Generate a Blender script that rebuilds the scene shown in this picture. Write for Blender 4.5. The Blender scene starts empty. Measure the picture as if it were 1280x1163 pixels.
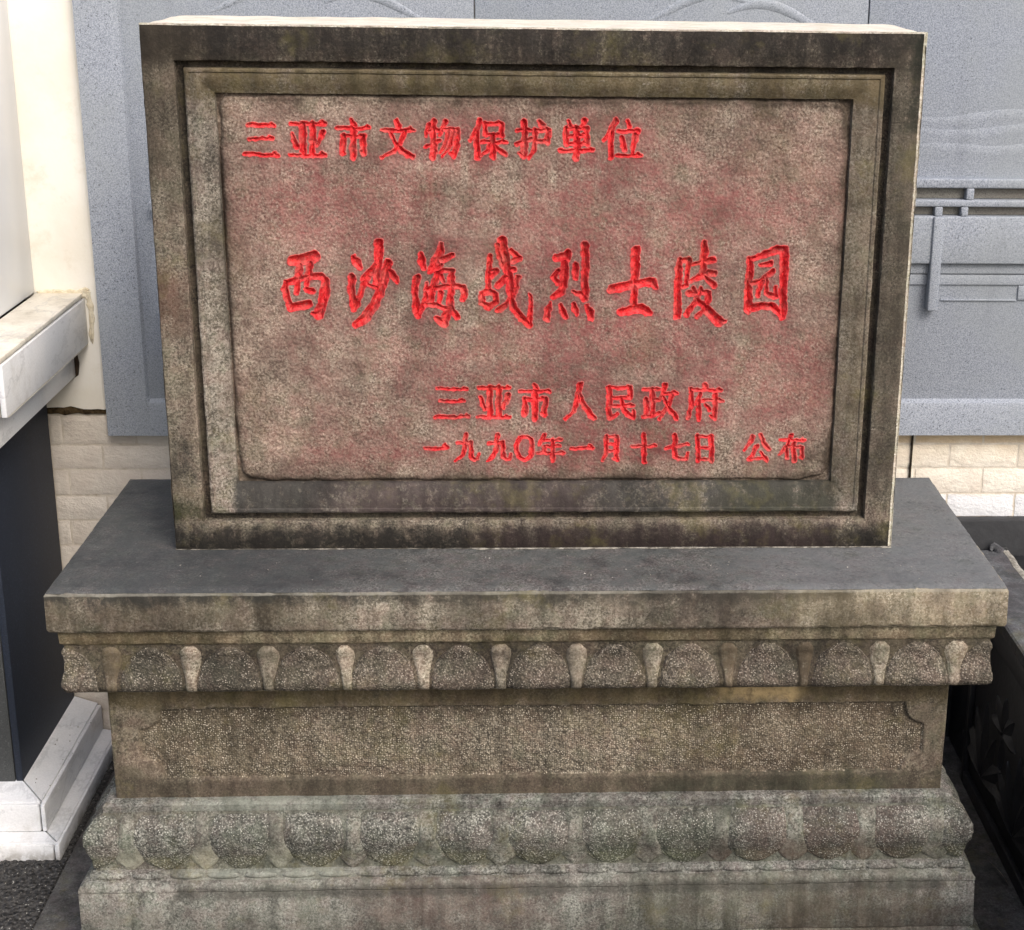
import bpy, bmesh, math, random
import numpy as np
from mathutils import Vector, noise
random.seed(7); rng = np.random.default_rng(7)
S = bpy.context.scene; COL = S.collection
rad = math.radians
# ------------------------------------------------------------------ camera, sky, sun, exposure
CAMP = np.array([.0009, -2.3357, .9983]); PITCH, YAW, ROLL, FOC, PX, PY = .2828, -.0496, .0153, 1873.64, 761.94, 458.99
def camera_axes():
    cy, sy, cp, sp, cr, sr = math.cos(YAW), math.sin(YAW), math.cos(PITCH), math.sin(PITCH), math.cos(ROLL), math.sin(ROLL)
    right = np.array([cy, sy, 0]); fwd = np.array([-sy*cp, cy*cp, -sp]); up = np.cross(right, fwd)
    return np.array([right*cr+up*sr, -right*sr+up*cr, fwd])
AX = camera_axes()
cd = bpy.data.cameras.new('camera'); cam = bpy.data.objects.new('camera', cd); COL.objects.link(cam)
from mathutils import Matrix
m = Matrix(((AX[0][0], AX[1][0], -AX[2][0]), (AX[0][1], AX[1][1], -AX[2][1]), (AX[0][2], AX[1][2], -AX[2][2]))).to_4x4()
m.translation = Vector(CAMP); cam.matrix_world = m
cd.sensor_fit = 'HORIZONTAL'; cd.sensor_width = 36; cd.lens = FOC/1280*36
cd.shift_x = -(PX-640)/1280; cd.shift_y = (PY-581.5)/1280
cd.clip_start = .05; cd.clip_end = 500
S.camera = cam
def plane_hit(u, v, y):            # the point of the plane at depth y seen at a place of the photograph
    d = AX.T @ np.array([(u-PX)/FOC, -(v-PY)/FOC, 1.]); t = (y-CAMP[1])/d[1]
    p = CAMP + t*d; return p[0], p[2]
SUN_EL, SUN_AZ = rad(44), rad(150)     # azimuth clockwise from +Y (north); light comes over the viewer's right shoulder
w = bpy.data.worlds.new('World'); S.world = w; w.use_nodes = True
nt = w.node_tree; bg = nt.nodes['Background']; sky = nt.nodes.new('ShaderNodeTexSky')
sky.sky_type = 'NISHITA'; sky.sun_disc = False; sky.sun_elevation = SUN_EL; sky.sun_rotation = SUN_AZ; sky.air_density = 1.0; sky.dust_density = 4.0
nt.links.new(sky.outputs[0], bg.inputs[0]); bg.inputs[1].default_value = .15
sl = bpy.data.lights.new('sun', 'SUN'); sl.energy = 1.3; sl.angle = rad(28); sl.color = (1, .97, .93)
so = bpy.data.objects.new('sun', sl); COL.objects.link(so)
sd = Vector((math.sin(SUN_AZ)*math.cos(SUN_EL), math.cos(SUN_AZ)*math.cos(SUN_EL), math.sin(SUN_EL)))
so.rotation_euler = sd.to_track_quat('Z', 'Y').to_euler(); so.location = sd*8
S.view_settings.view_transform = 'Standard'; S.view_settings.look = 'None'; S.view_settings.exposure = .66; S.view_settings.gamma = 1
S.view_settings.use_curve_mapping = False

# ------------------------------------------------------------------ materials
def lin(c):
    return tuple(((x/255)/12.92 if x/255 <= .04045 else ((x/255+.055)/1.055)**2.4) for x in c)
class N:
    def __init__(s, name):
        s.m = bpy.data.materials.new(name); s.m.use_nodes = True; s.t = s.m.node_tree; s.b = s.t.nodes['Principled BSDF']
        s.pos = s.new('ShaderNodeNewGeometry').outputs['Position']
    def new(s, t, **k):
        n = s.t.nodes.new(t)
        for a, v in k.items(): setattr(n, a, v)
        return n
    def put(s, sock, v):
        if isinstance(v, bpy.types.NodeSocket): s.t.links.new(v, sock)
        else: sock.default_value = v
    def noise(s, scale, detail=3, rough=.55, stretch=None, vec=None, off=None):
        n = s.new('ShaderNodeTexNoise'); n.inputs['Scale'].default_value = scale; n.inputs['Detail'].default_value = detail; n.inputs['Roughness'].default_value = rough
        v = vec or s.pos
        if stretch or off:
            mp = s.new('ShaderNodeMapping'); s.put(mp.inputs[0], v)
            if stretch: mp.inputs['Scale'].default_value = stretch
            if off: mp.inputs['Location'].default_value = off
            v = mp.outputs[0]
        s.put(n.inputs['Vector'], v); return n.outputs['Fac']
    def voro(s, scale, feature='F1', stretch=None, rnd=1.):
        n = s.new('ShaderNodeTexVoronoi', feature=feature); n.inputs['Scale'].default_value = scale; n.inputs['Randomness'].default_value = rnd
        v = s.pos
        if stretch:
            mp = s.new('ShaderNodeMapping'); s.put(mp.inputs[0], v); mp.inputs['Scale'].default_value = stretch; v = mp.outputs[0]
        s.put(n.inputs['Vector'], v); return n.outputs['Distance']
    def rng(s, v, a, b, c=0, d=1, smooth=True):
        n = s.new('ShaderNodeMapRange', interpolation_type='SMOOTHSTEP' if smooth else 'LINEAR')
        s.put(n.inputs[0], v)
        for i, q in enumerate((a, b, c, d)): n.inputs[i+1].default_value = q
        return n.outputs[0]
    def math(s, op, a, b=0.):
        n = s.new('ShaderNodeMath', operation=op); s.put(n.inputs[0], a); s.put(n.inputs[1], b); return n.outputs[0]
    def mix(s, f, a, b, blend='MIX'):
        n = s.new('ShaderNodeMix', data_type='RGBA', blend_type=blend); s.put(n.inputs[0], f)
        for i, q in ((6, a), (7, b)):
            if isinstance(q, tuple): q = (*q[:3], 1)
            s.put(n.inputs[i], q)
        return n.outputs[2]
    def xyz(s):
        n = s.new('ShaderNodeSeparateXYZ'); s.put(n.inputs[0], s.pos); return n.outputs
    def attr(s, name):
        n = s.new('ShaderNodeAttribute'); n.attribute_name = name; return n.outputs['Fac']
    def box(s, x0, x1, z0, z1, soft, nz, wob=.03, softz=None):
        X, Y, Z = s.xyz(); softz = softz or soft
        w_ = s.math('MULTIPLY', s.math('SUBTRACT', nz, .5), wob*4)
        X = s.math('ADD', X, w_); Z = s.math('ADD', Z, w_)
        r = s.rng(X, x0-soft, x0+soft)
        r = s.math('MULTIPLY', r, s.rng(X, x1-soft, x1+soft, 1, 0))
        r = s.math('MULTIPLY', r, s.rng(Z, z0-softz, z0+softz))
        return s.math('MULTIPLY', r, s.rng(Z, z1-softz, z1+softz, 1, 0))
    def done(s, col, rough=.85, bumps=(), spec=.3):
        s.put(s.b.inputs['Base Color'], col); s.put(s.b.inputs['Roughness'], rough); s.b.inputs['Specular IOR Level'].default_value = spec
        last = None
        for h, st, dist in bumps:
            b = s.new('ShaderNodeBump'); b.inputs['Strength'].default_value = st; b.inputs['Distance'].default_value = dist
            s.put(b.inputs['Height'], h)
            if last: s.t.links.new(last, b.inputs['Normal'])
            last = b.outputs[0]
        if last: s.t.links.new(last, s.b.inputs['Normal'])
        return s.m
K = .80
def A(c): return tuple(min(.85, x*K) for x in lin(c))
def stone(name, light, dark, black=.5, stains_and_light=(), pebble=0, grain=1., blackcol=(40, 37, 34), streak=.5, rough=.9, panel=False, mott=(100, 92, 70), mottamt=.35, lo=.0):
    def ds(c, k=.78): m_ = .3*c[0]+.59*c[1]+.11*c[2]; return tuple(m_+(q-m_)*k for q in c)
    if panel: light, dark = ds(light, .95), ds(dark, .95)
    else: light, dark, mott, blackcol = ds(light), ds(dark), ds(mott), ds(blackcol, .7)
    n = N(name)
    g = n.noise(250, 2, .65); g2 = n.noise(95, 4, .7)
    gg = n.rng(n.math('ADD', n.math('MULTIPLY', g, .62), n.math('MULTIPLY', g2, .38)), .5-.11/grain, .5+.10/grain)
    col = n.mix(gg, A(dark), A(light))
    col = n.mix(n.math('MULTIPLY', n.rng(n.noise(300, 1, off=(5, 5, 5)), .56, .68), .5*grain), col, A(tuple(min(255, int(c*1.12+30)) for c in light)))
    col = n.mix(n.math('MULTIPLY', n.rng(n.noise(210, 2, .7, off=(8, 1, 5)), .56, .68), .6*grain), col, A(tuple(int(c*.62) for c in dark)))
    tint = n.rng(n.noise(26, 3, .6, off=(6, 6, 6)), .42, .6)
    col = n.mix(n.math('MULTIPLY', tint, .28), col, A((int(light[0]*.9), int(light[1]*.78), int(light[2]*.8))))
    tint = n.rng(n.noise(19, 4, .6, off=(1, 9, 4)), .52, .64)
    col = n.mix(n.math('MULTIPLY', tint, .3), col, A((int(light[0]*.66), int(light[1]*.74), int(light[2]*.66))))
    m1 = n.noise(9, 5, .65); m2 = n.noise(34, 5, .7, off=(3, 5, 1))
    mm = n.rng(n.math('ADD', n.math('MULTIPLY', m1, .55), n.math('MULTIPLY', m2, .45)), .44, .6)
    col = n.mix(n.math('MULTIPLY', mm, mottamt), col, A(mott))
    pale = n.rng(n.noise(60, 5, .75, off=(9, 2, 7)), .56, .72)
    col = n.mix(n.math('MULTIPLY', pale, .22), col, A(tuple(min(255, c+28) for c in light)))
    sc = n.noise(22, 6, .7, stretch=(1, 1, .22), off=(4, 1, 8)); blot = n.noise(13, 6, .72, off=(7, 7, 2))
    bk = n.rng(n.math('ADD', n.math('MULTIPLY', sc, streak), n.math('MULTIPLY', blot, 1-streak)), .47+lo, .66+lo)
    fine = n.rng(n.noise(170, 3, .7, off=(1, 3, 2)), .3, .6, .45, 1)
    bk = n.math('MULTIPLY', bk, fine)
    col = n.mix(n.math('MULTIPLY', bk, black), col, A(blackcol))
    for (x0, x1, z0, z1, soft, c, amt, wob) in stains_and_light:
        mk = n.box(x0, x1, z0, z1, soft, m2, wob)
        mk = n.math('MULTIPLY', mk, n.rng(n.math('ADD', n.math('MULTIPLY', g2, .5), n.math('MULTIPLY', sc, .5)), .36, .52, .38, 1))
        col = n.mix(n.math('MULTIPLY', mk, min(1., amt*1.15)), col, A(c))
    if panel:
        wash = n.attr('wash'); ink = n.attr('ink'); dirt = n.attr('dirt')
        wn = n.rng(g2, .3, .62, .35, 1)
        col = n.mix(n.math('MULTIPLY', n.math('MULTIPLY', wash, wn), 1.), col, A((140, 66, 68)))
        dm = n.math('MULTIPLY', dirt, n.rng(blot, .35, .6, .5, 1)); col = n.mix(dm, col, A((52, 44, 34)))
        redn = n.mix(n.rng(n.noise(120, 4, .75), .38, .62), lin((176, 24, 32)), lin((228, 66, 68)))
        wear = n.math('MULTIPLY', n.rng(n.noise(160, 4, .75, off=(2, 2, 2)), .54, .70, 1, .45), n.rng(n.noise(38, 4, .7, off=(5, 2, 2)), .46, .62, 1, .55))
        col = n.mix(n.math('MULTIPLY', n.rng(ink, .02, .22), .55), col, A((206, 112, 104)))
        inm = n.rng(ink, .28, .6)
        col = n.mix(n.math('MULTIPLY', inm, wear), col, redn)
        rough = n.mix(ink, (.9, .9, .9), (.7, .7, .7))
    if name not in ('dark_cap_stone', 'pale_cut_stone', 'worn_lit_edge_stone'):
        st1 = n.noise(40, 3, .6, stretch=(1, 1, .07), off=(2, 7, 3)); mac = n.noise(4.5, 5, .7, off=(2, 8, 5)); md = n.noise(16, 5, .75, off=(8, 3, 3))
        algae = n.math('MULTIPLY', n.rng(n.noise(7, 5, .75, off=(11, 3, 6)), .52, .66), n.rng(md, .35, .6, .3, 1))
        col = n.mix(n.math('MULTIPLY', algae, .12 if panel else .30), col, A((126, 118, 72)))
        soil = n.math('ADD', n.math('ADD', n.math('MULTIPLY', st1, .3 if not panel else .1), n.math('MULTIPLY', mac, .35)), n.math('MULTIPLY', md, .35))
        mid = .5 if not panel else .4
        f = n.rng(soil, mid-.11, mid+.11, 1.28, .60) if not panel else n.rng(soil, mid-.09, mid+.09, 1.16, .80)
        comb = n.new('ShaderNodeCombineColor')
        for i in range(3): n.put(comb.inputs[i], f)
        col = n.mix(1., col, comb.outputs[0], 'MULTIPLY')
    bumps = [(g, .45*grain, .0012), (m2, .5, .005)]
    if pebble:
        v = n.voro(pebble, rnd=.68 if pebble == 270 else 1., stretch=(1, .3, 1) if pebble == 270 else None); vv = n.rng(v, .0, .75, 1, 0)
        col = n.mix(n.rng(v, .35, .7, 0, .45), col, A(tuple(int(c*.55) for c in dark)))
        col = n.mix(n.math('MULTIPLY', n.rng(v, .10, .36, 1, 0), n.rng(n.noise(90, 2), .40, .60)), col, A(tuple(min(255, int(c+48)) for c in light)))
        bumps.append((vv, .45, .0022))
    return n.done(col, rough, bumps, .25)

M = {}
M['rail'] = stone('weathered_rail_stone', (150, 137, 116), (78, 69, 57), .8, stains_and_light=[
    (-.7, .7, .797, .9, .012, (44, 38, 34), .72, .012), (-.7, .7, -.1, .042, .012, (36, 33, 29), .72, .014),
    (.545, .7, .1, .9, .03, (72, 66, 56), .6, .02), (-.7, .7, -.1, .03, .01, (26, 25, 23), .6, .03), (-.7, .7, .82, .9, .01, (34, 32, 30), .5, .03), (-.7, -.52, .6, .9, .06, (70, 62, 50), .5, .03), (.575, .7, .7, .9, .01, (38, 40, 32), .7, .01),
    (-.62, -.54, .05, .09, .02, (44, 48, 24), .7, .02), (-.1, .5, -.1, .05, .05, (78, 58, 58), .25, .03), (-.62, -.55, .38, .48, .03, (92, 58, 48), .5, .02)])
M['groove'] = stone('grimy_shaded_groove_stone', (84, 72, 58), (38, 32, 27), .8)  # grime, with the recess's shade put into the stone colour
M['mould'] = stone('weathered_moulding_stone', (162, 150, 132), (92, 83, 70), .62, stains_and_light=[
    (-.7, .7, .742, .9, .01, (92, 80, 50), .62, .01), (-.5, .5, -.1, .122, .008, (62, 60, 57), .8, .006), (-.35, .1, -.1, .125, .05, (90, 66, 66), .25, .02),
    (.48, .7, .1, .9, .02, (94, 82, 62), .45, .02), (.3, .55, .05, .12, .04, (58, 60, 44), .4, .03)])
M['panel'] = stone('inscribed_panel_stone', (186, 169, 149), (112, 97, 83), .42, panel=True, mott=(124, 100, 90), mottamt=.5, streak=.3)
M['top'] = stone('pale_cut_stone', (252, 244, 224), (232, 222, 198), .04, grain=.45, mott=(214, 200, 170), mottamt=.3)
M['side'] = stone('stele_side_stone', (196, 184, 160), (120, 108, 90), .25)
M['captop'] = stone('dark_cap_stone', (120, 119, 114), (76, 76, 73), .7, grain=.85, stains_and_light=[(-.8, -.3, -.1, .1, .15, (60, 62, 64), .7, .05), (.35, .9, -.1, .1, .1, (132, 133, 134), .4, .05)], mott=(92, 96, 94), mottamt=.8, blackcol=(46, 48, 50), streak=.1, rough=.55)  # soft patches: darker towards the left end, paler towards the right
M['capfront'] = stone('tan_cap_stone', (172, 160, 138), (106, 97, 80), .85, stains_and_light=[
    (-.9, -.3, -.075, .01, .03, (82, 72, 56), .5, .03), (-.9, .5, -.022, .02, .012, (54, 53, 48), .8, .014), (-.9, .9, -.0075, .02, .0012, (158, 154, 142), .55, .001), (-.2, .5, -.05, .0, .03, (80, 74, 62), .4, .03), (.2, .34, -.08, .0, .04, (56, 48, 44), .5, .04),  # the thin pale band at the top edge is the chamfer's highlight, painted in
    (.42, .9, -.2, .02, .14, (178, 160, 122), .26, .05)])
M['fillet'] = stone('ochre_fillet_stone', (156, 142, 110), (104, 92, 66), .6, stains_and_light=[(.05, .35, -.2, 0, .05, (66, 54, 38), .6, .03), (-.9, -.5, -.2, 0, .05, (80, 68, 44), .5, .03)])
M['bandcore'] = stone('band_ground_stone', (104, 93, 74), (56, 49, 40), .7)
M['petal'] = stone('pebbled_petal_stone', (142, 129, 110), (76, 68, 57), .5, pebble=290, stains_and_light=[(-.7, -.45, -.2, -.1, .05, (62, 66, 56), .4, .03)])
M['tongue'] = stone('pale_tongue_stone', (176, 164, 140), (108, 98, 78), .45, stains_and_light=[(-.8, -.58, -.3, 0, .03, (96, 84, 66), .7, .02), (.0, .18, -.3, 0, .02, (110, 100, 88), .5, .02), (.28, .52, -.3, 0, .03, (88, 76, 60), .8, .02)])
M['die'] = stone('brown_die_stone', (128, 115, 94), (80, 71, 57), .7, blackcol=(48, 42, 34), stains_and_light=[
    (-.8, .8, -.235, -.19, .012, (82, 70, 40), .5, .014), (.3, .44, -.226, -.2, .018, (196, 170, 124), .8, .01), (-.8, .8, -.42, -.37, .01, (66, 58, 48), .5, .012), (.2, .6, -.42, -.37, .03, (58, 62, 48), .5, .02)])
M['field'] = stone('pecked_field_stone', (156, 142, 118), (86, 77, 64), .5, pebble=270, mott=(96, 82, 60), stains_and_light=[(.25, .8, -.4, -.2, .1, (98, 84, 66), .5, .05), (-.8, -.4, -.4, -.2, .06, (92, 82, 62), .4, .04), (-.8, .8, -.262, -.22, .012, (62, 52, 38), .4, .01)])
GR = (-.55, .75, -.7, -.4, .1, (92, 98, 86), .3, .05)
M['lowcap'] = stone('grey_ledge_stone', (148, 147, 136), (78, 77, 70), .75, mott=(96, 98, 86), stains_and_light=[(-.6, -.3, -.6, -.3, .06, (134, 138, 126), .5, .04)])
M['lowcore'] = stone('grey_band_ground_stone', (122, 121, 108), (66, 66, 58), .8, stains_and_light=[GR])
M['lowpetal'] = stone('grey_pebbled_petal_stone', (150, 148, 134), (74, 73, 66), .62, pebble=290, mott=(92, 94, 78), stains_and_light=[(-.8, .9, -.53, -.49, .01, (98, 98, 66), .4, .012), (.35, .62, -.55, -.42, .04, (92, 72, 64), .45, .03), (.1, .3, -.55, -.42, .04, (72, 84, 62), .35, .03)])
M['lowtongue'] = stone('grey_tongue_stone', (138, 137, 122), (80, 80, 70), .6, mott=(104, 106, 88), stains_and_light=[(-.8, -.35, -.53, -.475, .012, (164, 163, 142), .28, .02), (.3, .62, -.53, -.48, .03, (84, 66, 54), .5, .02)])
M['plinth'] = stone('lichened_plinth_stone', (150, 149, 136), (86, 86, 78), .85, grain=.8, mott=(118, 120, 104), stains_and_light=[
    (-.3, .0, -.63, -.54, .07, (108, 84, 76), .5, .05), (.15, .62, -.63, -.54, .08, (84, 80, 62), .55, .05), (-.6, .7, -.562, -.54, .006, (70, 68, 62), .6, .006), (.4, .72, -.72, -.57, .05, (78, 66, 56), .5, .04)])

def granite(name, a, b, c, rough=.6, spec=.35, big=(110, 118, 126)):
    n = N(name)
    g = n.noise(420, 2, .7); h = n.noise(240, 2, .7, off=(3, 3, 3))
    col = n.mix(n.rng(g, .38, .62), A(a), A(b))
    col = n.mix(n.rng(h, .6, .68), col, A(c))
    col = n.mix(n.math('MULTIPLY', n.rng(n.noise(3.5, 4, .6), .4, .62), .45), col, A(big))
    col = n.mix(n.math('MULTIPLY', n.rng(n.noise(9, 4, .6, stretch=(1, 1, .15)), .52, .7), .25), col, A(tuple(int(x*.8) for x in a)))
    return n.done(col, rough, [(g, .12, .0006)], spec)
M['blue'] = granite('blue_grey_granite', (134, 141, 152), (176, 182, 192), (96, 102, 112), big=(160, 166, 168))
M['blue2'] = granite('blue_grey_recess_granite', (128, 136, 142), (168, 176, 180), (96, 102, 108), big=(144, 152, 154))
def plain(name, c, c2, scale=20, rough=.5, spec=.5, bump=.1, dirt=None, dirtamt=.4, bumpscale=None, bd=.002, fine=True):
    n = N(name)
    col = n.mix(n.rng(n.noise(scale, 5, .6), .35, .65), A(c), A(c2))
    if dirt:
        d = n.rng(n.noise(scale*1.7, 6, .75, off=(2, 4, 6)), .52, .72); col = n.mix(n.math('MULTIPLY', d, dirtamt), col, A(dirt))
    if 'marble' in name:
        vn = n.noise(6, 6, .65, stretch=(1, .5, 1), off=(3, 1, 4)); vv = n.rng(n.math('ABSOLUTE', n.math('SUBTRACT', vn, .5)), 0, .022, 1, 0)
        col = n.mix(n.math('MULTIPLY', vv, .3), col, A((170, 172, 174)))
        X, Y, Z = n.xyz(); low = n.math('MULTIPLY', n.rng(Z, -.70, -.672, 1, 0), n.rng(n.noise(55, 4, .7), .35, .6))
        col = n.mix(n.math('MULTIPLY', low, .6), col, A((130, 120, 104)))
    f = n.noise(bumpscale or scale*6, 4, .6)
    if fine: col = n.mix(n.rng(n.noise(260, 2, .6), .3, .7, 0, .14), col, A(tuple(int(x*.6) for x in c)))
    return n.done(col, rough, [(f, bump, bd)], spec)
M['plaster'] = plain('cream_plaster', (252, 248, 238), (244, 238, 224), 5, .8, .2, .3, (206, 190, 158), .35, 40, fine=False)
M['rough_plaster'] = plain('crumbling_plaster', (250, 240, 216), (228, 214, 184), 60, .9, .2, .9, (120, 104, 80), .6, 120, .004)
M['dirtgap'] = plain('dirty_gap', (110, 92, 66), (52, 42, 30), 60, .95, .1, .9, (30, 26, 20), .6, 120, .004)
def brickmat():
    n = N('cream_brick_tile')
    col = n.mix(n.rng(n.noise(16, 5, .65), .35, .65), A((252, 246, 232)), A((236, 226, 212)))
    nz = n.noise(14, 4, .6)
    col = n.mix(n.math('MULTIPLY', n.box(-.76, 3, -.05, .3, .05, nz, .02), .3), col, A((236, 212, 160)))
    col = n.mix(n.math('MULTIPLY', n.box(-3, -.7, -.8, .3, .04, nz, .02), .4), col, A((214, 200, 188)))
    col = n.mix(n.math('MULTIPLY', n.box(.5, 3, -.02, .3, .012, nz, .01), .5), col, A((214, 176, 116)))
    col = n.mix(n.math('MULTIPLY', n.box(.5, 3, -.8, -.135, .006, nz, .004), .7), col, A((234, 240, 250)))
    oi = n.new('ShaderNodeObjectInfo'); col = n.mix(n.rng(oi.outputs['Random'], 0, 1, 0, .14, False), col, A((190, 172, 150)))
    return n.done(col, .62, [(n.noise(38, 5, .7, stretch=(1, 1, 1.5)), .7, .006), (n.noise(240, 2), .2, .001)], .35)
M['brick'] = brickmat()
M['mortar'] = plain('brick_joint', (240, 230, 214), (220, 208, 190), 30, .8, .2, .4, (150, 132, 106), .5)
M['marble'] = plain('white_marble_tile', (250, 250, 250), (238, 240, 242), 7, .28, .5, .05, (196, 192, 182), .4)
M['marble_dirty'] = plain('dusty_marble_tile', (250, 244, 230), (228, 220, 204), 16, .5, .4, .15, (150, 138, 116), .45)
M['grout'] = plain('dark_grout', (70, 62, 52), (46, 42, 36), 90, .9, .1, .4)
M['rust'] = plain('rusty_bracket', (86, 72, 60), (58, 50, 42), 90, .9, .1, .6)
M['darkgran'] = granite('black_polished_granite', (36, 41, 52), (46, 53, 66), (60, 69, 84), .6, .3, big=(34, 40, 52))
M['darkfront'] = granite('flamed_black_granite', (66, 68, 68), (84, 86, 86), (106, 108, 108), .5, .4, big=(60, 61, 62))
M['black'] = plain('black_carved_granite', (44, 44, 47), (28, 28, 31), 14, .42, .4, .3, (50, 48, 46), .35, 90)
M['slabgrey'] = stone('worn_grey_coping', (112, 114, 118), (78, 80, 84), .4, grain=.5, mott=(92, 94, 98), blackcol=(60, 60, 62))
M['blacktop'] = plain('black_slab', (54, 55, 58), (40, 41, 44), 12, .5, .4, .3, (78, 78, 80), .4)
M['worn'] = plain('chipped_pale_edge', (190, 186, 176), (130, 126, 118), 60, .9, .2, .6)
M['concrete'] = stone('grey_apron_concrete', (104, 102, 98), (72, 70, 66), .35, grain=.6, mott=(88, 86, 82), blackcol=(56, 54, 52), streak=.1)
def asphalt():
    n = N('asphalt'); v = n.voro(95); g = n.noise(160, 3, .7)
    col = n.mix(n.rng(g, .35, .7), A((48, 47, 46)), A((86, 84, 82)))
    col = n.mix(n.rng(n.noise(240, 1), .68, .74), col, A((170, 168, 160)))
    return n.done(col, .85, [(n.rng(v, 0, .7, 1, 0), .9, .006), (g, .5, .002)], .3)
M['asphalt'] = asphalt()
M['leaf'] = plain('dry_leaf', (196, 182, 150), (150, 130, 96), 60, .8, .2, .3)

# ------------------------------------------------------------------ object helpers
def link(name, me, mat=None, parent=None):
    o = bpy.data.objects.new(name, me); COL.objects.link(o)
    if mat is not None and me is not None and not me.materials: me.materials.append(mat)
    if parent: o.parent = parent
    return o
def thing(name, label, cat, loc=(0, 0, 0), group=None):
    o = link(name, None); o.location = (0, 0, 0); o['label'] = label; o['category'] = cat
    if group: o['group'] = group
    return o
def mesh(name, V, F, mat, parent=None, smooth=True, auto=35):
    me = bpy.data.meshes.new(name); me.from_pydata([tuple(map(float, v)) for v in V], [], [tuple(f) for f in F])
    bm = bmesh.new(); bm.from_mesh(me); bmesh.ops.recalc_face_normals(bm, faces=bm.faces); bm.to_mesh(me); bm.free()
    if smooth:
        me.polygons.foreach_set('use_smooth', [True]*len(me.polygons)); me.set_sharp_from_angle(angle=rad(auto))
    me.update(); return link(name, me, mat, parent)
def box(name, x0, x1, y0, y1, z0, z1, mat, parent=None, bev=.002, seg=2, rough=0.):
    bm = bmesh.new(); bmesh.ops.create_cube(bm, size=1)
    for v in bm.verts: v.co = Vector(((x0+x1)/2+v.co.x*(x1-x0), (y0+y1)/2+v.co.y*(y1-y0), (z0+z1)/2+v.co.z*(z1-z0)))
    if bev: bmesh.ops.bevel(bm, geom=bm.edges[:], offset=min(bev, .45*min(x1-x0, y1-y0, z1-z0)), segments=seg, affect='EDGES', profile=.5)
    if rough:
        for v in bm.verts: v.co += noise.noise_vector(v.co*17)*rough
    me = bpy.data.meshes.new(name); bm.to_mesh(me); bm.free()
    me.polygons.foreach_set('use_smooth', [True]*len(me.polygons)); me.set_sharp_from_angle(angle=rad(40))
    return link(name, me, mat, parent)
def prism(name, poly, y0, y1, mat, parent=None, bev=.001):      # polygon in x-z pushed from y0 back to y1
    bm = bmesh.new(); vs = [bm.verts.new((x, y0, z)) for x, z in poly]; f = bm.faces.new(vs)
    r = bmesh.ops.extrude_face_region(bm, geom=[f]); 
    for v in r['geom']:
        if isinstance(v, bmesh.types.BMVert): v.co.y = y1
    bmesh.ops.recalc_face_normals(bm, faces=bm.faces)
    if bev: bmesh.ops.bevel(bm, geom=[e for e in bm.edges if all(abs(v.co.y-y0) < 1e-6 for v in e.verts)], offset=bev, segments=1, affect='EDGES')
    me = bpy.data.meshes.new(name); bm.to_mesh(me); bm.free()
    return link(name, me, mat, parent)
def wob(p, amp, sc=14., off=0.):
    p = Vector(p); q = p*sc+Vector((off, off, off))
    return p + noise.noise_vector(q)*amp + noise.noise_vector(q*5.3)*amp*.55
# stacked block: horizontal rectangle loops following a profile of (inset, z)
X0, X1, Y0, Y1 = -.766, .755, -.163, .348
def chip(p, c, deep=.0045, sc=26.):
    k = max(0., noise.noise(Vector(p)*sc+Vector((3, 1, 7)))-.30)/.4+max(0., noise.noise(Vector(p)*sc*3.1)-.42)/.5
    return Vector(p)+(Vector(c)-Vector(p)).normalized()*min(1, k)*deep
def course(name, prof, mat, parent, step=.006, amp=.0012, cap_top=True, cap_bot=True, chips=()):
    rings = []
    nx, ny = int((X1-X0)/step), int((Y1-Y0)/step)
    for ins, z in prof:
        a, b, c, d = X0+ins, X1-ins, Y0+ins, Y1-ins; ring = []
        for i in range(nx): ring.append((a+(b-a)*i/nx, c, z))
        for i in range(ny): ring.append((b, c+(d-c)*i/ny, z))
        for i in range(nx): ring.append((b+(a-b)*i/nx, d, z))
        for i in range(ny): ring.append((a, d+(c-d)*i/ny, z))
        ring = [wob(p, amp) for p in ring]
        if len(rings) in chips: ring = [chip(p, (p[0]*.985, p[1]+.02*(1 if p[1] < .1 else -1), z-(.02 if len(rings) <= 2 else -.02))) for p in ring]
        rings.append(ring)
    n = len(rings[0]); V = [p for r in rings for p in r]; F = []
    for k in range(len(rings)-1):
        for i in range(n): j = (i+1) % n; F.append((k*n+i, k*n+j, (k+1)*n+j, (k+1)*n+i))
    if cap_top: F.append(tuple(range(n)))
    if cap_bot: F.append(tuple(range((len(rings)-1)*n, len(rings)*n)))
    return mesh(name, V, F, mat, parent, auto=38)
def profile_fn(pts):
    zs = np.array([p[1] for p in pts][::-1]); ins = np.array([p[0] for p in pts][::-1])
    return lambda z: float(np.interp(z, zs, ins))
def on_side(side, u, ins, z):      # a point of a course's face; u runs along the face, beyond the corner it turns onto the next face
    if side == 'front':
        L, Rr = X0+ins, X1-ins
        if u > Rr: return (Rr, Y0+ins+(u-Rr), z)
        if u < L: return (L, Y0+ins+(L-u), z)
        return (u, Y0+ins, z)
    if side == 'right': return (X1-ins, u, z)
    return (X0+ins, u, z)
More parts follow.
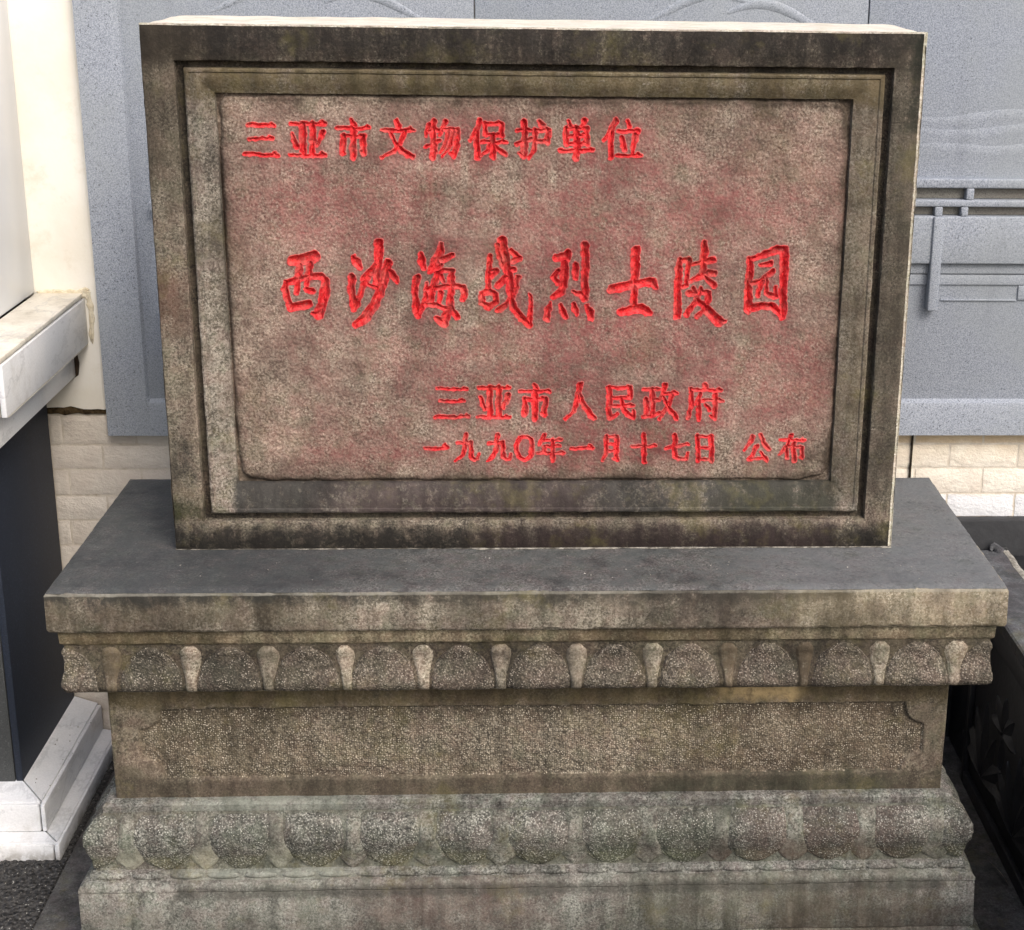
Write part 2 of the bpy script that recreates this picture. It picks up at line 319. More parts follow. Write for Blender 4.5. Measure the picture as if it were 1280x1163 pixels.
def relief(name, side, c, zt, zb, hw, prof, H, mat, parent, nb=18, na=17, power=.5, rag=.0012, grain=0.):
    V, F = [], []; kw = random.uniform(.96, 1.03) if grain else random.uniform(.84, 1.12); H *= random.uniform(.75, 1.2); c += random.uniform(-.0018, .0018); lean = random.uniform(-.0022, .0022)
    for j in range(nb+1):
        t = j/nb; z = zt+(zb-zt)*t; h_ = hw(t)*kw+noise.noise(Vector((t*3.1, c*9, 2)))*.002
        for i in range(na+1):
            s = -1+2*i/na; u = c+s*h_+lean*(2*t-1)
            e = max(0., 1-abs(s)**(9. if grain else 4.))**power
            q = max(0., 1-abs(2*t-1)**14)**.5
            hgt = H*e*(.45+.55*q)*(1+.25*(1-s*s)*q)-.0015
            if grain: hgt -= .0022*math.exp(-((abs(s)-.85)/.05)**2)*q
            hgt += noise.noise(Vector((u*60, z*60, c)))*rag + noise.noise(Vector((u*230, z*230, c)))*grain*1.3
            V.append(on_side(side, u, prof(z)-hgt, z))
    w_ = na+1
    for j in range(nb):
        for i in range(na): F.append((j*w_+i, j*w_+i+1, (j+1)*w_+i+1, (j+1)*w_+i))
    # skirt sunk into the block so the carving is solid
    border = [i for i in range(w_)]+[j*w_+na for j in range(1, nb+1)]+[nb*w_+i for i in range(na-1, -1, -1)]+[j*w_ for j in range(nb-1, 0, -1)]
    base = len(V)
    for b in border:
        p = V[b]; c_ = (0, .1, p[2]); d = Vector((c_[0]-p[0], c_[1]-p[1], 0)).normalized()*.007; V.append((p[0]+d.x, p[1]+d.y, p[2]))
    n = len(border)
    for i in range(n): j = (i+1) % n; F.append((border[i], border[j], base+j, base+i))
    return mesh(name, V, F, mat, parent, auto=60)

# ------------------------------------------------------------------ ground
G = -.70
def quad(name, x0, x1, y0, y1, z, mat, kind='structure'):
    o = mesh(name, [(x0, y0, z), (x1, y0, z), (x1, y1, z), (x0, y1, z)], [(0, 1, 2, 3)], mat, smooth=False); o['kind'] = kind; return o
quad('ground', -60, 60, -60, 60, G-.006, M['asphalt'])
def patch(name, x0, x1, y0, y1, z, step, amp, sc, mat, kind):
    nx, ny = int((x1-x0)/step), int((y1-y0)/step); V = []
    for j in range(ny+1):
        for i in range(nx+1):
            x, y = x0+(x1-x0)*i/nx, y0+(y1-y0)*j/ny
            e = min(1, (x-x0)/.02, (x1-x)/.02, (y-y0)/.02, (y1-y)/.02)
            V.append((x, y, z+e*abs(noise.noise(Vector((x*sc, y*sc, 3))))*amp+e*noise.noise(Vector((x*sc*2.6, y*sc*2.6, 9)))*amp*.6))
    F = [(j*(nx+1)+i, j*(nx+1)+i+1, (j+1)*(nx+1)+i+1, (j+1)*(nx+1)+i) for j in range(ny) for i in range(nx)]
    o = mesh(name, V, F, mat, auto=70); o['kind'] = kind; return o
patch('gravel', -1.45, -.889, -.5, .6, G-.003, .004, .007, 75, M['asphalt'], 'stuff')
apron = box('paving', -.884, 1.0, -1.3, .584, G-.05, G+.006, M['concrete'], bev=.006, rough=.002); apron['kind'] = 'structure'

# ------------------------------------------------------------------ back wall: plaster above embossed brick tile
wall = thing('boundary_wall', 'cream wall behind the monument, smooth plaster above and embossed brick tiles below', 'wall')
box('backing', -1.6, 1.9, .5963, .72, G-.04, 2.2, M['mortar'], wall, 0)
V, F = [], []; nx = 260         # plaster skin with a crumbling lower edge
for i in range(nx+1):
    x = -1.6+3.5*i/nx; zl = .058+noise.noise(Vector((x*14, 0, 0)))*.006+noise.noise(Vector((x*60, 2, 0)))*.005
    V += [(x, .596, zl), (x, .587, zl+.003), (x, .586, zl+.03), (x, .586, 2.2)]
for i in range(nx):
    for k in range(3): F.append((i*4+k, (i+1)*4+k, (i+1)*4+k+1, i*4+k+1))
mesh('plaster', V, F, M['plaster'], wall, auto=60)
V, F = [], []                   # dirty ragged gap where the plaster ends
for i in range(nx+1):
    x = -1.6+3.5*i/nx; a = noise.noise(Vector((x*22, 7, 0)))*.005; b = noise.noise(Vector((x*50, 9, 0)))*.006
    V += [(x, .592, .064+a), (x, .590+b*.3, .053+a), (x, .592, .046+b)]
for i in range(nx):
    for k in range(2): F.append((i*3+k, (i+1)*3+k, (i+1)*3+k+1, i*3+k+1))
mesh('cracked_joint', V, F, M['dirtgap'], wall, auto=60)
rows = [.044, .037-.004, -.021, -.074, -.131, -.185, -.24, -.295, -.35, -.405, -.46, -.515, -.57, -.625, -.68]
rows = [.043]+rows[2:]; bcount = 0
for r in range(len(rows)-1):
    zt, zb = rows[r], rows[r+1]; L = .1457
    ph = {0: -.962, 1: -.886, 2: -.957, 3: -.884, 4: -.963}.get(r, -.95+.073*(r % 2)); xs = [ph+L*k for k in range(-1, 18)]
    for xa in xs:
        xb = xa+L
        if xb < -.98 or xa > 1.45 or (zt < -.19 and xa > .70): continue
        xa = max(xa, -.99)
        if xb-xa < .02: continue
        q = .0022; nxb, nzb = 7, 4; V = []; F = []
        for j in range(nzb+1):
            for i in range(nxb+1):
                X = xa+q+(xb-xa-2*q)*i/nxb; Z = zb+q+(zt-zb-2*q)*j/nzb
                ed = i in (0, nxb) or j in (0, nzb)
                V.append((X+random.uniform(-.001, .001)*ed, .5953 if ed else .5932+noise.noise(Vector((X*40, Z*60, r)))*.0016, Z+random.uniform(-.001, .001)*ed))
        for j in range(nzb):
            for i in range(nxb): a = j*(nxb+1)+i; F.append((a, a+1, a+nxb+2, a+nxb+1))
        mesh('brick', V, F, M['brick'], wall, auto=50); bcount += 1
box('expansion_joint', .7795, .7825, .588, .598, -.2, .04, M['grout'], wall, 0)
box('skirting', .70, 1.9, .57, .597, G-.02, -.183, M['blacktop'], wall, .003)

# ------------------------------------------------------------------ blue granite relief on the wall
gw = thing('granite_relief', 'blue grey speckled granite relief slabs mounted on the cream wall behind the monument', 'wall relief')
BZ, FY, BY, WY = .010, .571, .560, .586      # bottom, field face, border face, wall
def slab(x0, x1):
    return box('slab', x0+.0012, x1-.0012, FY, WY, BZ, 1.9, M['blue'], gw, .0015)
for a, b in ((-.862, -.120), (-.120, .630), (.630, 1.38), (1.38, 1.9)): slab(a, b)
def border(name, x0, x1, z0, z1, inner, gw=gw):
    # raised border strip with a sloping inner edge ('right' or 'top' tells which side slopes)
    w_ = .014
    if inner == 'right': P = [(x0, BY), (x1-w_, BY), (x1-w_*.35, BY+.003), (x1, FY+.001)]; V = [(x, y, z-(.0865-BZ)*0) for z in (z0, z1) for x, y in P]
    else: P = [(z0, BY), (z1-w_, BY), (z1-w_*.5, BY+.002), (z1, FY+.001)]; V = [(x, y, z) for x in (x0, x1) for z, y in P]
    F = [(i, i+1, 4+i+1, 4+i) for i in range(3)]
    if inner == 'right': V += [(x0, FY+.003, z0), (x0, FY+.003, z1)]; F += [(0, 4, 9, 8)]
    else: V += [(x0, FY+.003, z0), (x1, FY+.003, z0)]; F += [(0, 4, 9, 8)]
    return mesh(name, V, F, M['blue'], gw, auto=30)
for a, b in ((-.862, -.7765), (-.7765, -.1212), (-.1188, .6288), (.6312, 1.3788), (1.3812, 1.9)):
    if b == -.7765: border('border_strip', a, b, .0865, 1.9, 'right')
    else: border('border_strip', a, b, BZ, .0865, 'top')
box('border_corner', -.862, -.7765, BY, FY+.003, BZ, .0866, M['blue'], gw, .0004, 1)
def rl(name, x0, x1, z0, z1, h, bev=.003, mat='blue'): return box(name, x0, x1, FY-h, FY+.004, z0, z1, M[mat], gw, bev, 3)
M['void'] = granite('weathered_recess_granite', (112, 110, 104), (142, 140, 132), (84, 82, 78), big=(120, 112, 104))
# carved balustrade: rails, posts, sunk openings between them
for (x0, x1) in ((-.69, -.1212), (-.1188, .6288), (.6312, 1.3788)):
    o = rl('rail', x0, x1, .524, .543, .020)
    rl('rail', x0, x1, .487, .501, .020); rl('apron_panel', x0, x1, .372, .4685, .020, .004)
    rl('ledge', x0, x1, .349, .371, .007, .003); rl('ledge', x0, x1, .326, .348, .004, .002)
    rl('sunk_panel', x0+.001, x1-.001, .502, .523, .0025, .0005, 'void'); rl('sunk_panel', x0+.001, x1-.001, .4695, .486, .0025, .0005, 'void')
    n = max(1, round((x1-x0)/.25))
    for k in range(n+1):
        xc = min(max(.849-.75*round((.849-(x0+x1)/2)/.75)+(k-1)*.25, x0+.01), x1-.01)
        rl('post', xc-.008, xc+.008, .5005, .5245, .0194, .003)
        rl('post', xc-.016, xc-.001, .468, .4875, .0194, .003)
        rl('post', xc-.068, xc-.052, .468, .4875, .0194, .003)
    xc = .79-.75*round((.79-(x0+x1)/2)/.75)
    rl('hanging_bar', xc-.011, xc+.010, .277, .468, .026, .003)
    box('sunk_frame', xc+.02, xc+.175, FY-.004, FY+.004, .2935, .2965, M['blue'], gw, .001)
    rl('ledge', xc+.177, min(xc+.36, x1), .295, .3255, .004, .002)
def tube(name, pts, r, mat, parent, flat=.5, seg=8):
    V, F = [], []
    for k, p in enumerate(pts):
        p = Vector(p); q = Vector(pts[min(k+1, len(pts)-1)])-Vector(pts[max(k-1, 0)]); q.normalize(); s = Vector((q.z, 0, -q.x))
        rr = r*math.sin(math.pi*min(1, .12+.8*k/(len(pts)-1)))
        for i in range(seg): a = 2*math.pi*i/seg; V.append(p+s*math.cos(a)*rr+Vector((0, math.sin(a)*rr*flat, 0)))
    for k in range(len(pts)-1):
        for i in range(seg): j = (i+1) % seg; F.append((k*seg+i, k*seg+j, (k+1)*seg+j, (k+1)*seg+i))
    return mesh(name, V, F, mat, parent)
for (cx, cz, sx) in ((.46, .862, 1), (.30, .88, -1), (-.30, .872, 1), (-.52, .885, -1)):     # drifting cloud scrolls
    tube('cloud_scroll', [(cx+sx*(-.10+.19*t), FY, cz+.028*math.sin(t*3.6+.4)-.02) for t in np.linspace(0, 1, 16)], .010, M['blue'], gw, .22)
for z in (.60, .633, .66):
    tube('drapery_fold', [(.64+.7*t, FY+.001, z+.006*math.sin(t*16+z*40)) for t in np.linspace(0, 1, 40)], .016, M['blue'], gw, .10)
tube('leaf_scroll', [(-.728+.008*math.sin(t*3), FY+.001, .43-.24*t) for t in np.linspace(0, 1, 20)], .040, M['blue'], gw, .25)

# ------------------------------------------------------------------ pillar on the left: marble base, dark granite shaft, marble sill, white shaft
pl = thing('gate_pillar', 'corner pillar left of the monument with white marble base, black granite shaft and white sill', 'pillar')
BX, BYc = -.899, .168; XL = -1.7
def wedge(name, pts, mat): return mesh(name, pts, [(0, 1, 2, 3), (4, 5, 6, 7), (0, 1, 5, 4), (1, 2, 6, 5), (2, 3, 7, 6), (3, 0, 4, 7)], mat, pl, smooth=False)
box('core', XL, -.99, .262, .583, G-.03, .13, M['grout'], pl, 0)
box('shaft_panel', XL, -.9995, .252, .262, -.59, .128, M['darkfront'], pl, .002)
box('shaft_panel', -.9985, -.985, .253, .584, -.59, .128, M['darkgran'], pl, .002)
gp = .0022
def ledge_tiles(s_in, s_out, z_in, z_out, th, mat):       # flat tiles on the step, mitred at the corner
    xi, xo, yi, yo = BX-s_in, BX-s_out, BYc+s_in, BYc+s_out
    V = [(xi, yi+gp, z_in), (xo, yo+gp, z_out), (xo, .584, z_out), (xi, .584, z_in)]; wedge('ledge_tile', V+[(x, y, z-th) for x, y, z in V], mat)
    V = [(XL, yi, z_in), (xi-gp, yi, z_in), (xo-gp, yo, z_out), (XL, yo, z_out)]; wedge('ledge_tile', V+[(x, y, z-th) for x, y, z in V], mat)
def riser_tiles(s, z0, z1, th, mat):
    box('riser_tile', BX-s-th, BX-s, BYc+s, .584, z0, z1, mat, pl, .003, 2)
    box('riser_tile', XL, BX-s-th-.002, BYc+s, BYc+s+th, z0, z1, mat, pl, .003, 2)
box('base_core', XL, BX-.045, BYc+.045, .583, G-.02, -.612, M['grout'], pl, 0)
box('base_core', XL, BX-.012, BYc+.012, .5825, G-.02, -.676, M['grout'], pl, 0)
ledge_tiles(.088, .039, -.583, -.600, .008, M['marble']); riser_tiles(.031, -.661, -.603, .009, M['marble'])
ledge_tiles(.034, .0055, -.662, -.667, .006, M['marble']); riser_tiles(0, G-.012, -.669, .010, M['marble'])
sx, sy = -.892, .108
box('sill_core', XL, sx-.012, sy+.012, .583, .197, .286, M['grout'], pl, 0)
box('sill_core', XL, -.937, .158, .583, .14, .196, M['grout'], pl, 0)
box('soffit_tile', XL, sx-.001, sy+.012, .5835, .1935, .1958, M['marble_dirty'], pl, 0)
box('sill_tile', sx-.010, sx, sy, .5845, .196, .288, M['marble'], pl, .002)
box('sill_tile', XL, sx-.0125, sy+.001, sy+.011, .196, .288, M['marble_dirty'], pl, .002)
box('sill_tile', -.986, sx-.0035, sy+.003, .584, .290, .299, M['marble_dirty'], pl, .002)
box('sill_tile', XL, -.988, sy+.003, .27, .290, .299, M['marble_dirty'], pl, .002)
box('under_sill_tile', -.934, -.923, .143, .5845, .128, .193, M['marble'], pl, .002)
box('under_sill_tile', XL, -.936, .144, .155, .128, .193, M['marble_dirty'], pl, .002)
box('soffit_tile', XL, -.935, .156, .583, .129, .138, M['marble_dirty'], pl, .001)
M['shaft'] = plain('glossy_white_panel', (255, 255, 255), (246, 250, 255), 3, .22, .5, .02, fine=False)
box('upper_shaft', XL, -.988, .272, .5845, .2995, 2.0, M['shaft'], pl, .003)
# crumbling plaster where the sill meets the wall, rusty stub under it
V, F = [], []
pts = [(-.985, .303), (-.94, .303), (-.91, .306), (-.893, .312), (-.884, .308), (-.879, .295), (-.877, .26), (-.878, .22), (-.882, .197), (-.889, .200), (-.889, .25), (-.889, .285), (-.90, .29), (-.985, .29)]
rag = []
for i in range(len(pts)):
    a, b = pts[i], pts[(i+1) % len(pts)]
    for t in (0, .33, .66): rag.append((a[0]+(b[0]-a[0])*t+random.uniform(-.0025, .0025), a[1]+(b[1]-a[1])*t+random.uniform(-.003, .003)))
prism('crumbled_plaster', rag, .5825, .588, M['rough_plaster'], wall, .002)
prism('rusty_stub', [(-.925, .125), (-.918, .13), (-.914, .155), (-.919, .19), (-.924, .193)], .583, .588, M['rust'], wall, .001)

# ------------------------------------------------------------------ black carved block on the right
bk = thing('carved_tomb', 'black carved granite block with a worn grey coping, right of the monument', 'stone block')
XB = .884
box('body', XB+.012, 1.9, -1.6, .40, G-.02, -.275, M['black'], bk, .004)
box('end_block', XB+.02, 1.9, .405, .568, G-.02, -.275, M['black'], bk, .004)
box('border_strip', XB, XB+.014, -1.6, .385, G-.01, -.665, M['black'], bk, .003)
box('border_strip', XB, XB+.014, -1.6, .385, -.32, -.276, M['black'], bk, .003)
box('border_strip', XB+.001, XB+.014, .385, .404, G-.01, -.276, M['black'], bk, .003)
V, F = [], []; ny = 120
for i in range(ny+1):
    y = -1.6+2.16*i/ny; a = noise.noise(Vector((y*20, 1, 1)))*.004
    V += [(XB-.002, y, -.275), (XB-.004, y, -.250), (XB, y, -.247), (.985+a, y, -.246+a*.4), (.993+a, y, -.262), (.993, y, -.275)]
for i in range(ny):
    for k in range(5): F.append((i*6+k, (i+1)*6+k, (i+1)*6+k+1, i*6+k+1))
F.append(tuple(range(6))); F.append(tuple(ny*6+k for k in range(6)))
mesh('coping', V, F, M['slabgrey'], bk, auto=30)
V, F = [], []
for i in range(ny+1):
    y = -1.6+2.16*i/ny; a = noise.noise(Vector((y*20, 1, 1)))*.004; w_ = .004+.004*abs(noise.noise(Vector((y*35, 5, 1))))
    V += [(.985+a-w_, y, -.2455), (.986+a, y, -.2445), (.995+a, y, -.2465), (.996+a, y, -.266)]
for i in range(ny):
    for k in range(3): F.append((i*4+k, (i+1)*4+k, (i+1)*4+k+1, i*4+k+1))
mesh('chipped_edge', V, F, M['worn'], bk, auto=60)
V = [wob(Vector((.955+.036*t, .552+.006*math.sin(t*9), -.244+.006*math.sin(t*7))), .002) for t in np.linspace(0, 1, 10)]
tube('mortar_lump', [(v.x, v.y, v.z) for v in V], .012, M['slabgrey'], bk, .5)
box('top_slab', 1.0, 1.9, -1.6, .567, -.276, -.262, M['blacktop'], bk, .002)
def leafm(cy, cz, L, W, ang, h=.006):
    V, F = [], []; nl, nw = 12, 6
    for j in range(nl+1):
        t = j/nl; hw_ = W*math.sin(math.pi*t**.8)**.8
        for i in range(nw+1):
            s = -1+2*i/nw; a, b = t*L, s*hw_
            V.append((XB+.013-h*(1-s*s)*math.sin(math.pi*t)**.5-.003*math.exp(-(s*5)**2), cy+a*math.cos(ang)-b*math.sin(ang), cz+a*math.sin(ang)+b*math.cos(ang)))
    for j in range(nl):
        for i in range(nw): k = j*(nw+1)+i; F.append((k, k+1, k+nw+2, k+nw+1))
    return mesh('carved_leaf', V, F, M['black'], bk)
for c in np.arange(.30, -1.5, -.21):
    for a in (90, 62, 118, 35, 145, 12, 168): leafm(c, -.63, .17 if a in (90,) else .14, .024, rad(a))
    for a in (90, 45, 135, 0, 180): leafm(c-.105, -.47, .075, .020, rad(a))
    leafm(c-.105, -.48, .07, .018, rad(-90))

# ------------------------------------------------------------------ pedestal of the monument
pd = thing('stone_pedestal', 'weathered moulded stone pedestal with carved lotus bands and a dark flat top', 'pedestal')
cap = course('cap_slab', [(.006, -.0028), (.0018, -.0034), (0, -.006), (-.0002, -.064), (.002, -.069), (.006, -.0712)], M['capfront'], pd, amp=.0011, chips=(1, 2, 4))
# the dirty dark upper face of the slab
V, F = [], []; nx, ny = 150, 50
for j in range(ny+1):
    for i in range(nx+1):
        x = X0+.0022+(X1-X0-.0044)*i/nx; y = Y0+.0022+(Y1-Y0-.0044)*j/ny; e = i in (0, nx) or j in (0, ny)
        V.append((x+noise.noise(Vector((x*60, y*60, 1)))*.0015, y+noise.noise(Vector((x*70, y*60, 4)))*.0015, -.003 if e else .0005+noise.noise(Vector((x*20, y*20, 0)))*.0006))
F = [(j*(nx+1)+i, j*(nx+1)+i+1, (j+1)*(nx+1)+i+1, (j+1)*(nx+1)+i) for j in range(ny) for i in range(nx)]
mesh('cap_top', V, F, M['captop'], pd, auto=70)
course('fillet', [(.012, -.0705), (.0115, -.073), (.0125, -.094), (.0165, -.0985)], M['fillet'], pd)
UP = [(.0175, -.098), (.0175, -.110), (.021, -.125), (.019, -.145), (.0150, -.160), (.0142, -.170), (.018, -.180), (.028, -.187)]
course('lotus_band', UP, M['bandcore'], pd, amp=.0012)
course('thin_fillet', [(.042, -.1865), (.042, -.1955), (.05, -.198)], M['fillet'], pd)
upf = profile_fn(UP); LOW = [(.046, -.420), (.034, -.430), (.024, -.444), (.0215, -.458), (.025, -.476), (.031, -.495), (.033, -.512), (.031, -.520)]
lwf = profile_fn(LOW); P = .1235; CX = .002
def dome(t): return .0530*max(.05, 1-(1-min(1, t*1.02))**2.2)**.55*(1-.02*t)
def vase(t):
    return .018-.009*min(1, max(0, (t-.25)/.45))**1. if t > .12 else .018*(.45+.55*t/.12)
def oval(t): return .0530*(max(.03, 1-((t-.5)/.51)**2))**.62 if t > .5 else .0530-.006*((.5-t)/.5)**2
def drop(t):
    if t < .35: return .0145
    if t < .78: u = (t-.35)/.43; return .0145+.0125*u*u*(3-2*u)
    return .0270*max(.04, 1-((t-.78)/.22)**1.5)**.8
for k in range(-6, 7):
    c = CX+k*P
    relief('petal', 'front', c if abs(k) < 6 else (X1-.016 if k > 0 else X0+.016), -.1035, -.1855, dome, upf, .0060, M['petal'], pd, na=25 if abs(k) < 6 else 31, grain=.0008)
    relief('lower_petal', 'front', c if abs(k) < 6 else (X1-.024 if k > 0 else X0+.024), -.4225, -.5185, oval, lwf, .0056, M['lowpetal'], pd, na=25 if abs(k) < 6 else 31, grain=.0009)
for k in range(-6, 6):
    c = CX+(k+.5)*P
    relief('tongue', 'front', c, -.1025, -.186, vase, upf, .0052, M['tongue'], pd, na=9)
    relief('lower_tongue', 'front', c, -.4215, -.521, drop, lwf, .0045, M['lowtongue'], pd, na=9)
for side in ('left', 'right'):
    for k in range(3):
        c = .0925+(k-1)*P
        relief('petal', side, c, -.1035, -.1855, dome, upf, .0060, M['petal'], pd, grain=.0008)
        relief('lower_petal', side, c, -.4225, -.5185, oval, lwf, .0056, M['lowpetal'], pd, grain=.0009)
    for k in range(4):
        c = .0925+(k-1.5)*P
        relief('tongue', side, c, -.1025, -.186, vase, upf, .0052, M['tongue'], pd, na=9)
        relief('lower_tongue', side, c, -.4215, -.521, drop, lwf, .0045, M['lowtongue'], pd, na=9)
# die with a sunk pecked field: the front face is a relief of its own
box('die', X0+.0655, X1-.0655, Y0+.077, Y1-.0655, -.4085, -.196, M['die'], pd, .003)
box('die_side', X0+.0650, X0+.0755, Y0+.0665, Y1-.07, -.408, -.1965, M['die'], pd, .001)
box('die_side', X1-.0755, X1-.0650, Y0+.0665, Y1-.07, -.408, -.1965, M['die'], pd, .001)
XA, XC, ZA, ZC = X0+.0645, X1-.0645, -.4075, -.1965; YD = Y0+.064
nx, ny = 560, 84; xs = np.linspace(XA, XC, nx+1); zs = np.linspace(ZA, ZC, ny+1); GX, GZ = np.meshgrid(xs, zs)
FL, FR, FB, FT = -.658, .655, -.372, -.2375
cx_, cz_ = (FL+FR)/2, (FB+FT)/2
dx = np.abs(GX-cx_)-(FR-FL)/2; dz = np.abs(GZ-cz_)-(FT-FB)/2; dr = np.maximum(dx, dz)
for (a, b) in ((FL, FT), (FR, FT), (FL, FB), (FR, FB)):          # scalloped corners
    rr = .036; dd = rr-np.hypot(GX-a, (GZ-b)*.95); dr = np.maximum(dr, dd)
def vnoise(X, Z, sc, seed):
    x, z = X*sc+1000, Z*sc+1000; xi, zi = np.floor(x).astype(int), np.floor(z).astype(int); fx, fz = x-xi, z-zi
    def h(a, b):
        n = (a*374761393+b*668265263+seed*982451653) & 0xffffffff; n = ((n ^ (n >> 13))*1274126177) & 0xffffffff
        return ((n ^ (n >> 16)) & 0xffff)/65535.
    sx_, sz_ = fx*fx*(3-2*fx), fz*fz*(3-2*fz)
    return (h(xi, zi)*(1-sx_)+h(xi+1, zi)*sx_)*(1-sz_)+(h(xi, zi+1)*(1-sx_)+h(xi+1, zi+1)*sx_)*sz_
wv = (vnoise(GX, GZ, 45, 1)-.5)*.004; dr = dr+wv
inside = np.clip(-dr/.004, 0, 1); inside = inside*inside*(3-2*inside)
HY = inside*.007-np.clip(-dr/.03, 0, 1)*.003*inside+(vnoise(GX, GZ, 230, 2)-.5)*.003*inside+(vnoise(GX, GZ, 40, 3)-.5)*.0022
HY = HY + np.where((GX < XA+.002) | (GX > XC-.002), .0015, 0)
def grid_mesh(name, GX, GY, GZ, mask, mat, parent, attrs=()):
    ny1, nx1 = GX.shape; idx = np.arange(ny1*nx1).reshape(ny1, nx1)
    q = np.stack([idx[:-1, :-1], idx[:-1, 1:], idx[1:, 1:], idx[1:, :-1]], -1)[mask]
    used, inv = np.unique(q.ravel(), return_inverse=True); q = inv.reshape(-1, 4)
    co = np.stack([GX.ravel()[used], GY.ravel()[used], GZ.ravel()[used]], -1).astype(np.float32)
    me = bpy.data.meshes.new(name); me.vertices.add(len(co)); me.vertices.foreach_set('co', co.ravel())
    me.loops.add(q.size); me.loops.foreach_set('vertex_index', q.ravel().astype(np.int32))
    me.polygons.add(len(q)); me.polygons.foreach_set('loop_start', np.arange(0, q.size, 4, dtype=np.int32))
    me.update(calc_edges=True); me.polygons.foreach_set('use_smooth', np.ones(len(q), bool))
    for an, av in attrs:
        at = me.attributes.new(an, 'FLOAT', 'POINT'); at.data.foreach_set('value', av.ravel()[used].astype(np.float32))
    me.validate(); return link(name, me, mat, parent)
fm = (inside[:-1, :-1] > .5)
grid_mesh('die_frame', GX, YD+HY, GZ, ~fm, M['die'], pd); grid_mesh('pecked_field', GX, YD+HY, GZ, fm, M['field'], pd)
course('ledge', [(.062, -.4035), (.050, -.405), (.0465, -.408), (.047, -.417), (.0475, -.4205)], M['lowcap'], pd)
course('lower_lotus_band', LOW, M['lowcore'], pd, amp=.0014)
course('bead_course', [(.027, -.5195), (.0235, -.521), (.0225, -.532), (.018, -.534)], M['lowcap'], pd, amp=.0004)
def bead(c, side='front'):
    V, F = [], []; L, na, nb = P/4*.97, 12, 6
    for i in range(na+1):
        s = -1+2*i/na; h = max(0, 1-s*s)**.5
        for j in range(nb+1):
            a = math.pi*j/nb; V.append(on_side(side, c+s*L, .0245-.006*math.sin(a)*h, -.527+.0062*h*math.cos(a)+random.uniform(-.0001, .0001)))
    for i in range(na):
        for j in range(nb): k = i*(nb+1)+j; F.append((k, k+1, k+nb+2, k+nb+1))
    mesh('bead', V, F, M['lowcap'], pd)
for k in range(-12, 12): bead(CX+(k+.5)*P/2+.0)
course('plinth', [(.016, -.533), (.011, -.5352), (.0075, -.541), (.007, -.547), (.0085, -.549), (.0075, -.551), (.006, -.634), (.010, -.640)], M['plinth'], pd, amp=.0018, chips=(1, 2, 4))
course('footing', [(.011, -.638), (-.012, -.654), (-.016, -.662), (-.018, G+.002)], M['plinth'], pd, amp=.002)

# ------------------------------------------------------------------ inscribed stele
st = thing('inscribed_stele', 'upright framed stone slab with red carved Chinese inscription standing on the pedestal', 'monument stone')
SX, SH, SD = .6, .855, .225
# body: jittered, worn block behind the carved face
def stele_body():
    V, F = [], []; rings = []
    prof = [(0.0005, .0012), (0, .004), (-.0002, .02), (0, .11), (0, SD-.004), (.004, SD)]
    n1, n2 = 110, 80
    for ins, y in prof:
        a, b, c, d = -SX+ins, SX-ins, 0.001, SH-ins; ring = [(a+(b-a)*i/n1, y, c) for i in range(n1)]+[(b, y, c+(d-c)*i/n2) for i in range(n2)]+[(b+(a-b)*i/n1, y, d) for i in range(n1)]+[(a, y, d+(c-d)*i/n2) for i in range(n2)]
        out = []
        for p in ring:
            q = Vector(p)
            r_ = Vector((p[0]/SX, 0, (p[2]-SH/2)/(SH/2)))
            if abs(r_.x) > .97 and r_.z > .95: q.x -= .004*math.copysign(1, r_.x); q.z -= .004      # rounded top corners
            out.append(wob(q, .0011, 18))
        rings.append(out)
    n = len(rings[0]); V = [p for r in rings for p in r]
    for k in range(len(rings)-1):
        for i in range(n): j = (i+1) % n; F.append((k*n+i, k*n+j, (k+1)*n+j, (k+1)*n+i))
    F.append(tuple((len(rings)-1)*n+i for i in range(n)))
    return mesh('body', V, F, M['side'], st, auto=45)
stele_body()
V, F = [], []; nx, ny = 120, 18
for j in range(ny+1):
    for i in range(nx+1):
        x = -SX+.002+(2*SX-.004)*i/nx; y = .0015+(SD-.003)*j/ny; e = i in (0, nx) or j in (0, ny)
        ex = min(1, (SX-abs(x))/.02)
        V.append((x+noise.noise(Vector((x*50, y*50, 0)))*.001, y+noise.noise(Vector((x*40, y*50, 3)))*.0012, SH-.002-(1-ex)**2*.004 if e else SH+.0015+noise.noise(Vector((x*16, y*16, 6)))*.0014-(1-ex)**2*.004))
F = [(j*(nx+1)+i, j*(nx+1)+i+1, (j+1)*(nx+1)+i+1, (j+1)*(nx+1)+i) for j in range(ny) for i in range(nx)]
mesh('top_face', V, F, M['top'], st, auto=70)
def ring(name, rects, mat, step=.005, amp=.0007, auto=50, chips=(), ca=1):
    # rects: (left, right, bottom, top, y) from outside in
    V, F = [], []; n1, n2 = int(1.1/step), int(.75/step)
    for ri, (a, b, c, d, y) in enumerate(rects):
        R_ = [(a+(b-a)*i/n1, y, c) for i in range(n1)]+[(b, y, c+(d-c)*i/n2) for i in range(n2)]+[(b+(a-b)*i/n1, y, d) for i in range(n1)]+[(a, y, d+(c-d)*i/n2) for i in range(n2)]
        R_ = [wob(p, amp, 22, ri*.13) for p in R_]
        if ri in chips: R_ = [chip(p, ((p[0]-ca*.01*(1 if p[0] > 0 else -1)), p[1]+.01, p[2]-.01*(1 if p[2] > .4 else -1)), .003) for p in R_]
        V += R_
    n = 2*(n1+n2)
    for k in range(len(rects)-1):
        for i in range(n): j = (i+1) % n; F.append((k*n+i, k*n+j, (k+1)*n+j, (k+1)*n+i))
    return mesh(name, V, F, mat, st, auto=auto)
